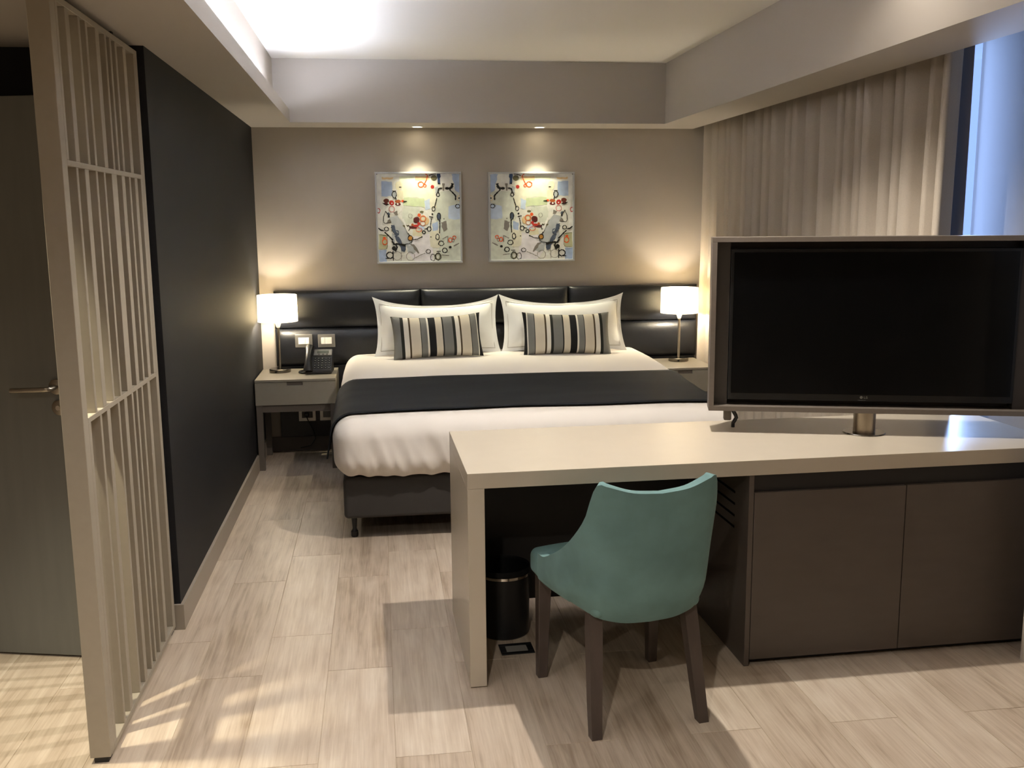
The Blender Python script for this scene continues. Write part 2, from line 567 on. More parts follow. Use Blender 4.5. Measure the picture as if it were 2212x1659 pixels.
led = thing('led_strip', 'cool white light strip lying in the ceiling cove over the dark wall', 'light strip', (.222, -2.9, HS + .014))
box('led_tape', -.012, -.002, -2.45, 2.08, .036, .056, M['led'], led)
for yy in (-2.3, -1.2, 0, 1.2, 2.0):
    box('mounting_clip', -.014, .0, yy - .01, yy + .01, 0, .036, M['white_plastic'], led)
b = tube_bm([(.03, 1.25, .05), (.028, 1.20, .075), (.030, 1.16, .066)], .012, 10)
obj('cable_end', b, M['white_plastic'], led, True)
b = tube_bm([(.028, 1.12, .05), (.020, 1.02, .072), (.030, .98, .075)], .009, 10)
obj('cable_end', b, M['white_plastic'], led, True)

# ---------------------------------------------------------------- headboard
hb = thing('headboard', 'long dark leather upholstered headboard across the back wall', 'headboard', (1.6, -.003, 0))
HX0, HX1 = .095, 3.11
HX1 = 3.055
cols = [HX0, 1.083, 2.120, HX1]
def pillow_panel(x0, x1, z0, z1, y_back, depth):
    bm = bmesh.new()
    nx, nz = 36, 14
    g = .002
    x0 += g; x1 -= g; z0 += g; z1 -= g
    def prof(d, rad):
        return math.sqrt(max(0, 1 - (1 - min(1, d / rad)) ** 2))
    gx = sorted(set([0, .004, .012, .025, .045, .07] + [.07 + (x1 - x0 - .14) * i / 20 for i in range(21)] + [x1 - x0 - q for q in (0, .004, .012, .025, .045, .07)]))
    gz = sorted(set([0, .004, .012, .025, .045, .07] + [.07 + (z1 - z0 - .14) * i / 6 for i in range(7)] + [z1 - z0 - q for q in (0, .004, .012, .025, .045, .07)]))
    grid = []
    for a in gx:
        row = []
        for c in gz:
            da, dc = min(a, x1 - x0 - a), min(c, z1 - z0 - c)
            k = prof(da, .07) * prof(dc, .075)
            yy = y_back - depth * (.45 + .55 * k)
            yy += .0012 * noise.noise(Vector((a * 6 + x0 * 9, c * 9, 2)))
            row.append(bm.verts.new((x0 + a - 1.6, yy, z0 + c)))
        grid.append(row)
    for i in range(len(gx) - 1):
        for j in range(len(gz) - 1):
            bm.faces.new((grid[i][j], grid[i + 1][j], grid[i + 1][j + 1], grid[i][j + 1]))
    # skirt back to the wall
    edge = [r[0] for r in grid] + grid[-1][1:] + [r[-1] for r in grid[::-1]][1:] + grid[0][::-1][1:-1]
    bk = [bm.verts.new((v.co.x, y_back, v.co.z)) for v in edge]
    for k in range(len(edge)):
        k2 = (k + 1) % len(edge)
        bm.faces.new((edge[k], edge[k2], bk[k2], bk[k]))
    bm.faces.new(bk)
    return bm
for i in range(3):
    obj('leather_panel', pillow_panel(cols[i], cols[i + 1], .858, 1.112, -.012, .072), M['leather'], hb, True, 50)
    obj('leather_panel', pillow_panel(cols[i], cols[i + 1], .600, .858, -.012, .072), M['leather'], hb, True, 50)
box('backing_board', HX0 - 1.6 + .01, HX1 - 1.6 - .01, -.045, 0, .105, .600, M['leather'], hb, .004)
box('backing_board', HX0 - 1.6 + .004, HX1 - 1.6 - .004, -.012, 0, .60, 1.108, M['leather'], hb)

# ---------------------------------------------------------------- bed
BX0, BX1, BY1, BY0 = .600, 2.565, -.10, -2.09
BCX = (BX0 + BX1) / 2
bed = thing('bed', 'king size bed with a dark upholstered base on short turned legs', 'bed', (BCX, -1.1, 0))
hw = (BX1 - BX0) / 2
bb = rounded_bm((hw, (BY1 - BY0) / 2, .105), .022, (12, 12, 3), 3)
for v in bb.verts:
    v.co += Vector((0, (BY0 + BY1) / 2 + 1.1, .222))
obj('base', bb, M['bed_base'], bed, True, 60)
bb = rounded_bm((hw - .03, (BY1 - BY0) / 2 - .03, .12), .05, (6, 6, 2), 4)
for v in bb.verts:
    v.co += Vector((0, (BY0 + BY1) / 2 + 1.1, .455))
obj('mattress', bb, M['linen'], bed, True, 60)
lp = [(0, 0), (.014, 0), (.018, .006), (.018, .03), (.013, .036), (.010, .045), (.016, .118), (0, .118)]
for sx in (-1, 1):
    for yy in (-2.0, -.25):
        lathe('leg', lp, M['black'], bed, 20, (sx * (hw - .045), yy + 1.1, 0))

def smooth(a, b_, x):
    t = max(0, min(1, (x - a) / (b_ - a)))
    return t * t * (3 - 2 * t)

def top_z(x, y):
    z = .628 + .062 * smooth(-1.75, -.55, y)
    u = (x - BCX) / 1.02
    return z + .010 * (1 - u * u)

# duvet: rounded body draped over mattress, tucked in above the base
DX0, DX1, DY0, DY1 = .556, 2.612, -2.185, -.12
dh = ((DX1 - DX0) / 2, (DY1 - DY0) / 2, .155)
db = rounded_bm(dh, .105, (170, 60, 14), 6)
for v in db.verts:
    w = v.co.copy()
    x, y = w.x + (DX0 + DX1) / 2, w.y + (DY0 + DY1) / 2
    t = (w.z + dh[2]) / (2 * dh[2])           # 0 bottom, 1 top
    zt, zb = top_z(x, y), .332
    if t < .5:                                 # belly overhangs and tucks back under
        pass
    z = zb + t * (zt - zb)
    # the sides draw in a little toward the bottom hem
    hem = (1 - t) ** 2
    x = BCX + (x - BCX) * (1 - .006 * hem)
    frontness = smooth(-1.95, -2.17, y)
    sideness = smooth(.80, 1.02, abs(x - (DX0 + DX1) / 2))
    # hem wrinkles
    wr = noise.noise(Vector((x * 9 + z * 5, z * 2.0, 3.1))) * .5 + noise.noise(Vector((x * 24 + z * 8, z * 3.0, 8.0))) * .35
    y += frontness * max(0, 1 - t) ** .8 * wr * .034
    z += frontness * smooth(.45, 0, t) * .018 * noise.noise(Vector((x * 14, 5.0, 0)))
    y += frontness * max(0, 1 - t) ** 2 * .009 * noise.noise(Vector((x * 42 + z * 14, z * 4.0, 6.0)))
    wr2 = noise.noise(Vector((y * 8, z * 4, 1.7)))
    x += sideness * (1 - t) * wr2 * .014
    # faint soft undulation on the top
    z += .004 * t * noise.noise(Vector((x * 2.2, y * 2.6, 0.4))) + .0016 * t * noise.noise(Vector((x * 3, y * 14, 4)))
    v.co = Vector((x, y, z))
duvet = obj('duvet', db, M['linen'], None, True)
tag(duvet, 'white duvet tucked around the king size bed', 'duvet')

# runner draped over the foot half of the bed
def runner_mesh():
    bm = bmesh.new()
    path = []
    R, o_ = .105, .009
    cx0, cx1 = DX0 + R, DX1 - R
    # cross-section from lower left to lower right, as (x, dz below top, nx)
    zl = .415
    pts = []
    for i in range(9):
        pts.append(('L', i / 8))
    for i in range(1, 9):
        pts.append(('LC', i / 8))
    for i in range(1, 60):
        pts.append(('T', i / 60))
    for i in range(0, 9):
        pts.append(('RC', i / 8))
    for i in range(1, 9):
        pts.append(('R', i / 8))
    ny = 26
    rows = []
    for j in range(ny + 1):
        v_ = j / ny
        row = []
        for kind, s in pts:
            yb = -2.035 + v_ * (.86)
            if kind == 'L':
                zt = top_z(cx0, yb)
                z = zl + (zt - R - zl) * s
                x = DX0 - o_ - .020 * (1 - s) - .010 * noise.noise(Vector((yb * 7, z * 3, 1)))
            elif kind == 'LC':
                a = math.pi - s * math.pi / 2
                x, z = cx0 + (R + o_) * math.cos(a), top_z(cx0, yb) - R + (R + o_) * math.sin(a)
            elif kind == 'T':
                x = cx0 + (cx1 - cx0) * s
                z = top_z(x, yb) + o_
            elif kind == 'RC':
                a = math.pi / 2 - s * math.pi / 2
                x, z = cx1 + (R + o_) * math.cos(a), top_z(cx1, yb) - R + (R + o_) * math.sin(a)
            else:
                zt = top_z(cx1, yb)
                z = zt - R - (zt - R - zl) * s
                x = DX1 + o_ + .02 * s + .010 * noise.noise(Vector((yb * 7, z * 3, 5)))
            # gently wavy long edges
            e = (1 - v_) if v_ < .5 else v_
            yy = yb + .012 * noise.noise(Vector((x * 2.4, 0, 7 if v_ > .5 else 3))) * smooth(.6, 1, e) * 2
            if kind in ('T', 'LC', 'RC'):
                # the front edge follows the start of the foot curve
                d = max(0, (DY0 + R) - yy)
                z -= .5 * d * d / R
                z += .0035 * noise.noise(Vector((x * 2.5, yy * 7, 2)))
            row.append(bm.verts.new((x, yy, z)))
        rows.append(row)
    for a, c in zip(rows, rows[1:]):
        for k in range(len(a) - 1):
            bm.faces.new((a[k], a[k + 1], c[k + 1], c[k]))
    return bm
ro = obj('bed_runner', runner_mesh(), M['runner'], None, True)
sm = ro.modifiers.new('thick', 'SOLIDIFY'); sm.thickness = .006; sm.offset = 1
tag(ro, 'charcoal grey fabric runner laid across the foot of the bed', 'bed runner')

# pillows
def pillow_bm(w, h_, d, flange=0.0, nx=40, nz=26, seed=0, corner=.06, sag=.0, ear=.0):
    """pillow standing in the xz plane, bottom centre at the origin, front towards -y"""
    bm = bmesh.new()
    f, bk = [], []
    for side in (-1, 1):
        grid = []
        for i in range(nx + 1):
            row = []
            for j in range(nz + 1):
                u, v = -1 + 2 * i / nx, -1 + 2 * j / nz
                # concave edges, pulled corners
                px = u * (w / 2) * (1 - corner * (1 - v * v) ** 1.0 * .35 * abs(u) ** 3)
                pz = v * (h_ / 2) * (1 - corner * (1 - u * u) * abs(v) ** 3)
                if flange:
                    uu = min(1, abs(u) / (1 - 2 * flange / w)); vv = min(1, abs(v) / (1 - 2 * flange / h_))
                else:
                    uu, vv = abs(u), abs(v)
                tk = max(0, (1 - uu ** 2.6)) ** .55 * max(0, (1 - vv ** 2.6)) ** .55
                py = side * (d / 2) * tk
                if flange and (uu >= 1 or vv >= 1):
                    py += side * .0022
                    py2 = .010 * noise.noise(Vector((px * 9, pz * 9, seed)))
                else:
                    py2 = .003 * noise.noise(Vector((px * 9, pz * 9, seed)))
                    py += side * tk * .010 * noise.noise(Vector((px * 7, pz * 7, seed + 3 + side)))
                pz += ear * abs(u) ** 5 * ((v + 1) / 2) ** 3
                row.append(bm.verts.new((px * (1 + ear * .8 * abs(v) ** 6), py + py2, pz + h_ / 2 - sag * (1 - u * u) * (v + 1) / 2)))
            grid.append(row)
        for i in range(nx):
            for j in range(nz):
                bm.faces.new((grid[i][j], grid[i + 1][j], grid[i + 1][j + 1], grid[i][j + 1]))
    bmesh.ops.remove_doubles(bm, verts=bm.verts[:], dist=.0012 if not flange else .0001)
    return bm

def piping_path(w, h_, d, off, sag):
    pts = []
    n = 24
    for a, b_ in (((-1, -1), (1, -1)), ((1, -1), (1, 1)), ((1, 1), (-1, 1)), ((-1, 1), (-1, -1))):
        for k in range(n):
            s = k / n
            u, v = a[0] + (b_[0] - a[0]) * s, a[1] + (b_[1] - a[1]) * s
            uu, vv = u * (1 - 2 * off / w), v * (1 - 2 * off / h_)
            px = uu * w / 2 * (1 - .15 * (1 - vv * vv) * .35 * abs(uu) ** 3)
            pz = vv * h_ / 2 * (1 - .15 * (1 - uu * uu) * abs(vv) ** 3)
            pz += .018 * abs(uu) ** 5 * ((vv + 1) / 2) ** 3
            pts.append((px, -.009, pz + h_ / 2 - sag * (1 - uu * uu) * (vv + 1) / 2))
    pts.append(pts[0])
    return pts

def white_pillow(label, x, y, z, w, h_, tilt, rz, seed, ry=0):
    t = thing('pillow', label, 'pillow', (x, y, z), 0, 'white flanged pillows')
    t.rotation_euler = (math.radians(-tilt), math.radians(ry), math.radians(rz))
    obj('pillow_body', pillow_bm(w, h_, .20, .035, seed=seed, corner=.15, sag=.018, ear=.024), M['linen2'], t, True)
    obj('piping', tube_bm(piping_path(w, h_, .17, .032, .018), .0019, 6), M['stitch'], t, True)
    return t
white_pillow('white flanged pillow propped on the headboard, left of the pair', 1.185, -.345, .690, .835, .385, 20, 2, 1)
white_pillow('white flanged pillow propped on the headboard, right of the pair', 2.035, -.345, .690, .845, .385, 20, -2, 9)
# striped cushions
K, GR, WHI, BRN, CRM, DK = rgb(.115, .115, .12), rgb(.47, .47, .45), rgb(.86, .84, .79), rgb(.30, .255, .19), rgb(.80, .765, .69), rgb(.17, .175, .16)
stripes = [(590, GR), (690, DK), (735, WHI), (800, BRN), (826, CRM), (955, DK), (965, GR), (1045, WHI), (1070, K), (1165, CRM), (1255, DK), (1272, GR), (1400, DK), (1440, WHI), (1495, BRN), (1520, CRM), (1650, DK), (1660, GR), (1745, WHI), (1762, K)]
def stripe_mat(name, flip):
    mt = bpy.data.materials.new(name)
    mt.use_nodes = True
    nt = mt.node_tree
    N, L = nt.nodes, nt.links
    b_ = N['Principled BSDF']
    b_.inputs['Roughness'].default_value = .75
    b_.inputs['Specular IOR Level'].default_value = .15
    tc = N.new('ShaderNodeTexCoord')
    sp = N.new('ShaderNodeSeparateXYZ')
    L.new(tc.outputs['Object'], sp.inputs[0])
    mr = N.new('ShaderNodeMapRange')
    mr.inputs['From Min'].default_value, mr.inputs['From Max'].default_value = -.285, .285
    if flip:
        mr.inputs['To Min'].default_value, mr.inputs['To Max'].default_value = 1, 0
    L.new(sp.outputs['X'], mr.inputs[0])
    cr = N.new('ShaderNodeValToRGB')
    cr.color_ramp.interpolation = 'CONSTANT'
    e = cr.color_ramp.elements
    while len(e) > 1:
        e.remove(e[-1])
    e[0].position, e[0].color = 0, stripes[0][1]
    for p, c in stripes[1:]:
        k = e.new((p - 590) / 1210.0); k.color = c
    L.new(mr.outputs[0], cr.inputs[0])
    L.new(cr.outputs[0], b_.inputs['Base Color'])
    n = N.new('ShaderNodeTexNoise'); n.inputs['Scale'].default_value = 500
    bp = N.new('ShaderNodeBump'); bp.inputs['Strength'].default_value = .15; bp.inputs['Distance'].default_value = .001
    L.new(n.outputs['Fac'], bp.inputs['Height']); L.new(bp.outputs[0], b_.inputs['Normal'])
    return mt
def cushion(label, x, y, z, flip, rz, seed, ry):
    o = obj('striped_cushion', pillow_bm(.585, .30, .15, 0, seed=seed, corner=.12, sag=.006), stripe_mat('striped_cotton', flip), None, True)
    o.location = (x, y, z)
    o.rotation_euler = (math.radians(-24), math.radians(ry), math.radians(rz))
    tag(o, label, 'cushion', 'striped cushions on the bed')
cushion('grey, black and cream striped cushion leaning on the left white pillow', 1.175, -.545, .694, False, 3, 21, -1.5)
cushion('grey, black and cream striped cushion leaning on the right white pillow', 2.02, -.545, .692, True, -1, 33, 1.0)

# ---------------------------------------------------------------- nightstands
def nightstand(label, x0, x1):
    t = thing('nightstand', label, 'nightstand', ((x0 + x1) / 2, -.32, 0), 0, 'bedside tables')
    w = (x1 - x0) / 2
    yb, yf = .23, -.245
    box('table_top', -w, w, yf, yb, .573, .588, M['night'], t, .0015)
    box('case', -w, w, yf + .02, yb, .425, .573, M['night'], t, .001)
    nx0, nx1 = -.055, .045
    b_ = prism_bm([(-w, .425), (w, .425), (w, .5705), (nx1, .5705), (nx1, .549), (nx0, .549), (nx0, .5705), (-w, .5705)], 0, .02)
    for v in b_.verts:
        v.co = Vector((v.co.x, yf + v.co.z, v.co.y))
    obj('drawer_front', b_, M['night'], t)
    box('finger_pull', nx0, nx1, yf + .012, yf + .02, .549, .5705, M['night_leg'], t)
    for sx in (-1, 1):
        for sy in (yf + .022, yb - .022):
            box('leg', sx * (w - .021) - .019, sx * (w - .021) + .019, sy - .019, sy + .019, 0, .425, M['night_leg'], t, .0015)
    for sy in (yf + .012, yb - .03):
        box('apron', -w + .04, w - .04, sy, sy + .018, .378, .425, M['night_leg'], t)
    for sx in (-1, 1):
        box('apron', sx * (w - .018) - .009, sx * (w - .018) + .009, yf + .041, yb - .041, .378, .425, M['night_leg'], t)
    return t
nightstand('taupe bedside table with one drawer standing against the dark wall', .008, .512)
nightstand('taupe bedside table with one drawer half hidden behind bed and television', 2.615, 3.025)

# ---------------------------------------------------------------- bedside lamps
def lamp(label, x, y):
    t = thing('table_lamp', label, 'lamp', (x, y, .588), 0, 'lit bedside lamps')
    lathe('base', [(0, 0), (.069, 0), (.070, .002), (.070, .021), (.067, .024), (0, .024)], M['dark_chrome'], t, 44)
    k = lathe('switch_knob', [(0, 0), (.007, 0), (.007, .008), (0, .008)], M['black'], t, 16)
    k.rotation_euler = (math.radians(90), 0, 0); k.location = (-.022, -.066, .011)
    lathe('stem', [(0, .02), (.0085, .02), (.0085, .30), (0, .30)], M['satin'], t, 20)
    lathe('socket_cone', [(0, .296), (.010, .296), (.013, .302), (.026, .342), (0, .342)], M['white_plastic'], t, 24)
    R_ = .130
    # open drum: outer and inner skins joined at the rims
    lathe('lamp_shade', [(R_, .338), (R_ * .985, .512), (R_ * .985 - .0025, .512), (R_ - .0025, .338)], M['shade'], t, 56, close=True)
    b_ = bmesh.new()
    for a in range(3):
        an = a * 2 * math.pi / 3 + .5
        tube_bm([(0, 0, .345), (R_ * .98 * math.cos(an), R_ * .98 * math.sin(an), .350)], .0018, 6, b_)
    obj('shade_spider', b_, M['satin'], t)
    lathe('bulb', [(0, .342), (.012, .344), (.012, .352), (0, .355)], mat('bulb_glass', rgb(1, .97, .9), .4, emit=6, emit_col=(1, .84, .6, 1)), t, 20)
    l = bpy.data.lights.new('bulb_light', 'POINT')
    l.energy, l.color, l.shadow_soft_size = P_LAMP, (1, .90, .74), .03
    lo = bpy.data.objects.new('bulb_light', l)
    lo.location = (0, 0, .372)
    link(lo, t)
    return t
lamp('lit white drum lamp on the bedside table by the dark wall', .136, -.225)
lamp('lit white drum lamp on the bedside table by the curtain', 2.872, -.225)

# ---------------------------------------------------------------- telephone
ph = thing('telephone', 'black desk telephone with handset on the left bedside table', 'telephone', (.395, -.30, .588), math.radians(-4))
def wedge(name, x0, x1, pts, material, parent, bevel=.004):
    """pts in (y, z), extruded along x"""
    bm = bmesh.new()
    a = [bm.verts.new((x0, y, z)) for y, z in pts]
    c = [bm.verts.new((x1, y, z)) for y, z in pts]
    n = len(pts)
    bm.faces.new(a); bm.faces.new(c[::-1])
    for k in range(n):
        bm.faces.new((a[k], a[(k + 1) % n], c[(k + 1) % n], c[k]))
    bmesh.ops.recalc_face_normals(bm, faces=bm.faces[:])
    if bevel:
        bmesh.ops.bevel(bm, geom=bm.edges[:], offset=bevel, segments=2, affect='EDGES')
    return obj(name, bm, material, parent, True, 30)
# sloping face from (y -.075, z .018) up to (y .045, z .150)
wedge('phone_body', -.078, .088, [(-.080, .006), (-.080, .020), (.040, .150), (.052, .150), (.052, .10), (.10, .0), (-.06, 0)], M['black'], ph)
fdir = Vector((0, .120, .130)).normalized(); fn = Vector((0, -.130, .120)).normalized(); f0 = Vector((0, -.080, .020))
def face_box(name, x0, x1, s0, s1, d, material, parent, lift=0.0):
    bm = bmesh.new()
    bx(bm, x0, x1, s0, s1, lift - .001, lift + d, min(.0012, d * .4), 1)
    mt_ = Matrix((Vector((1, 0, 0)), fdir, fn)).transposed()
    for v in bm.verts:
        v.co = f0 + mt_ @ v.co
    return obj(name, bm, material, parent)
dp = face_box('display_panel', -.032, .086, .125, .172, .004, M['grey_plastic'], ph)
face_box('lcd', -.010, .066, .142, .162, .001, M['lcd'], dp, .004)
for k in range(3):
    face_box('soft_key', -.003 + k * .026, .009 + k * .026, .130, .136, .0015, M['black'], dp, .004)
for cx_ in (-.020, .003, .026):
    for r_ in range(5):
        kb = face_box('key', cx_ - .007, cx_ + .007, .022 + r_ * .0185, .033 + r_ * .0185, .003, M['black_matte'], ph)
        face_box('key_mark', cx_ - .003, cx_ + .003, .025 + r_ * .0185, .030 + r_ * .0185, .0004, M['key'], kb, .003)
for cx_ in (.050, .073):
    for r_ in range(5):
        kb = face_box('key', cx_ - .008, cx_ + .008, .022 + r_ * .0185, .031 + r_ * .0185, .003, M['black_matte'], ph)
        face_box('key_mark', cx_ - .003, cx_ + .003, .025 + r_ * .0185, .028 + r_ * .0185, .0004, M['key'], kb, .003)
# handset: fat curved bar on the left
pts, rad = [], []
for k in range(15):
    s = k / 14
    p = f0 + fdir * (-.004 + s * .190) + fn * (.010 + .026 * math.sin(math.pi * s)) + Vector((-.062, 0, 0))
    pts.append(p); rad.append(.021 - .006 * math.sin(math.pi * s) + (.002 if s < .15 or s > .85 else 0))
hb_ = tube_bm(pts, rad, 20)
for v in hb_.verts:
    v.co.x = -.060 + (v.co.x + .062) * 1.38
obj('handset', hb_, M['black'], ph, True, 50)
b = bmesh.new()
tube_bm([(-.075, -.055, .008), (-.105, -.050, .007), (-.128, -.02, .007), (-.130, .005, .007), (-.115, .03, .007), (-.08, .04, .012)], .0065, 10, b)
obj('cord', b, M['black'], ph, True)

# wall plates on the headboard
def switch_plate(label, x0, x1, z0, z1, split):
    t = thing('switch_plate', label, 'light switch', ((x0 + x1) / 2, -.084, (z0 + z1) / 2), 0, 'switch plates')
    w, h_ = (x1 - x0) / 2, (z1 - z0) / 2
    box('plate', -w, w, -.007, .003, -h_, h_, M['plate'], t, .002)
    a, c = -w * .62, w * .62
    s = a + (c - a) * split
    box('rocker', a, s - .0006, -.011, -.006, -h_ * .50, h_ * .52, M['switch'], t, .0015)
    box('rocker', s + .0006, c, -.0105, -.006, -h_ * .50, h_ * .52, M['switch'], t, .0015)
switch_plate('brushed metal light switch plate above the telephone, nearer the lamp', .230, .345, .731, .820, .66)
switch_plate('brushed metal light switch plate above the telephone, nearer the pillows', .382, .497, .729, .818, .36)
def socket(label, x0, x1, z0, z1, plug):
    t = thing('wall_socket', label, 'socket', ((x0 + x1) / 2, -.045, (z0 + z1) / 2), 0, 'low wall sockets')
    w, h_ = (x1 - x0) / 2, (z1 - z0) / 2
    box('plate', -w, w, -.008, 0, -h_, h_, M['plate'], t, .002)
    box('socket_insert', -w * .62, w * .62, -.010, -.006, -h_ * .5, h_ * .5, M['grey_plastic'], t, .001)
    if plug:
        obj('plug', bx(bmesh.new(), -.018, .012, -.035, -.010, -.010, .016, .004), M['black'], t)
        obj('plug_cord', tube_bm([(-.005, -.034, -.005), (.005, -.045, -.03), (.02, -.042, -.06), (.04, -.03, -.11), (.05, -.025, -.165), (.02, -.06, -.205), (-.05, -.05, -.222)], .0035, 8), M['black'], t, True)
socket('metal framed wall socket with a black plug under the left bedside table', .228, .345, .214, .304, True)
socket('metal framed wall socket under the left bedside table beside the bed', .372, .489, .214, .304, False)

# ---------------------------------------------------------------- paintings
ART = dict(
    blue=rgb(.66, .73, .84), pale=rgb(.76, .82, .90), white=rgb(.90, .90, .88), green=rgb(.76, .81, .66), lime=rgb(.87, .89, .78),
    peach=rgb(.87, .76, .58), lav=rgb(.89, .88, .90), straw=rgb(.88, .87, .79), sage=rgb(.81, .83, .78), steel=rgb(.70, .72, .73), slate=rgb(.30, .34, .41),
    olive=rgb(.74, .74, .59), taupe=rgb(.50, .48, .45), moss=rgb(.42, .40, .28), navy=rgb(.22, .30, .45), cream=rgb(.86, .84, .73), black=rgb(.10, .10, .085),
    orange=rgb(.87, .36, .17), red=rgb(.72, .20, .17), brown=rgb(.40, .20, .15), wine=rgb(.36, .14, .15), ochre=rgb(.72, .51, .24), rust=rgb(.66, .35, .18))
AMATS = {k: mat('paint_' + k, v, .55, noise_scale=25, noise_amt=.10, spec=.3) for k, v in ART.items()}
AKEYS = list(ART)
patches = [
    ('sage', [(1120, 480), (1390, 470), (1385, 1435), (1060, 1435), (1090, 1000), (1000, 800), (1060, 560)]),
    ('lime', [(520, 270), (820, 265), (800, 560), (580, 560), (560, 400)]),
    ('straw', [(800, 300), (1040, 290), (1050, 700), (880, 720), (800, 560)]),
    ('lav', [(640, 1080), (980, 1050), (990, 1430), (720, 1430), (620, 1300)]),
    ('cream', [(700, 1000), (840, 1000), (830, 1090), (690, 1090)]),
    ('straw', [(950, 1020), (1100, 1010), (1090, 1250), (950, 1240)]),
    ('olive', [(215, 1060), (335, 1070), (330, 1255), (210, 1262)]),
    ('blue', [(205, 1270), (320, 1270), (310, 1430), (205, 1430)]),
    ('blue', [(245, 345), (425, 340), (415, 540), (250, 545)]),
    ('white', [(212, 215), (268, 215), (262, 1000), (215, 1000)]),
    ('white', [(310, 222), (480, 222), (485, 268), (320, 272)]),
    ('blue', [(1275, 240), (1390, 240), (1390, 500), (1330, 470), (1300, 330)]),
    ('pale', [(1225, 680), (1390, 640), (1390, 860), (1220, 860)]),
    ('white', [(1120, 240), (1240, 240), (1240, 400), (1120, 410)]),
    ('green', [(580, 560), (880, 575), (880, 690), (760, 680), (580, 668)]),
    ('sage', [(580, 690), (800, 690), (820, 800), (740, 900), (560, 930), (560, 760)]),
    ('pale', [(885, 610), (960, 580), (965, 720), (890, 730)]),
    ('blue', [(985, 920), (1070, 890), (1070, 1010), (990, 1020)]),
    ('peach', [(275, 285), (440, 290), (420, 318), (280, 315)]),
    ('peach', [(755, 272), (960, 268), (950, 330), (760, 335)]),
    ('cream', [(488, 470), (582, 465), (582, 590), (488, 590)]),
    ('steel', [(370, 830), (480, 800), (700, 1130), (680, 1200), (600, 1220), (500, 1140), (430, 960)]),
    ('white', [(395, 690), (540, 680), (560, 740), (470, 800), (380, 780)]),
    ('slate', [(390, 930), (440, 930), (460, 1020), (500, 1060), (460, 1085), (405, 1010)]),
    ('steel', [(400, 1040), (440, 1050), (435, 1190), (405, 1180)]),
    ('slate', [(440, 1070), (500, 1090), (560, 1200), (520, 1230), (460, 1150)]),
    ('slate', [(515, 1210), (600, 1220), (580, 1300), (530, 1290)]),
    ('taupe', [(660, 1200), (710, 1190), (795, 1320), (770, 1325)]),
    ('steel', [(610, 1215), (680, 1210), (740, 1300), (700, 1330), (620, 1300)]),
    ('moss', [(555, 940), (650, 925), (655, 985), (600, 990)]),
    ('navy', [(1068, 238), (1122, 238), (1110, 380), (1085, 375)]),
    ('steel', [(1035, 420), (1085, 405), (1090, 480), (1040, 500)]),
    ('taupe', [(1120, 900), (1195, 880), (1205, 1000), (1150, 1030), (1125, 970)]),
    ('slate', [(345, 760), (380, 770), (370, 830), (345, 820)]),
    ('taupe', [(430, 760), (490, 735), (495, 800), (450, 800)]),
    ('taupe', [(340, 870), (380, 850), (400, 905), (340, 900)]),
]
discs = [
    ('cream', 518, 400, 50, 62), ('brown', 335, 602, 40, 30), ('red', 410, 630, 38, 34), ('rust', 500, 612, 42, 22), ('orange', 570, 608, 24, 16),
    ('wine', 325, 642, 30, 18), ('wine', 500, 650, 42, 20), ('white', 495, 645, 13, 13), ('white', 412, 637, 9, 9),
    ('peach', 900, 880, 42, 55), ('orange', 800, 800, 24, 24), ('peach', 850, 850, 52, 50), ('cream', 855, 848, 24, 24), ('wine', 760, 866, 45, 46), ('red', 790, 915, 22, 22),
    ('white', 850, 915, 30, 28), ('wine', 700, 965, 62, 18), ('red', 750, 945, 40, 18), ('rust', 700, 930, 18, 18), ('pale', 830, 975, 42, 30), ('white', 640, 975, 18, 26),
    ('moss', 838, 755, 30, 14), ('ochre', 665, 1113, 32, 32), ('black', 425, 1250, 30, 30), ('black', 1240, 1243, 21, 17), ('black', 990, 787, 13, 14),
    ('red', 1000, 416, 26, 26), ('slate', 1083, 820, 22, 44), ('steel', 450, 520, 24, 42), ('black', 1090, 370, 12, 10), ('black', 208, 240, 9, 12), ('orange', 290, 1108, 22, 16),
    ('black', 538, 420, 20, 8), ('black', 963, 1100, 8, 8), ('black', 1157, 853, 7, 7), ('black', 1383, 572, 12, 12), ('black', 1200, 437, 20, 14), ('black', 832, 1098, 10, 10), ('moss', 1025, 295, 40, 32),
]
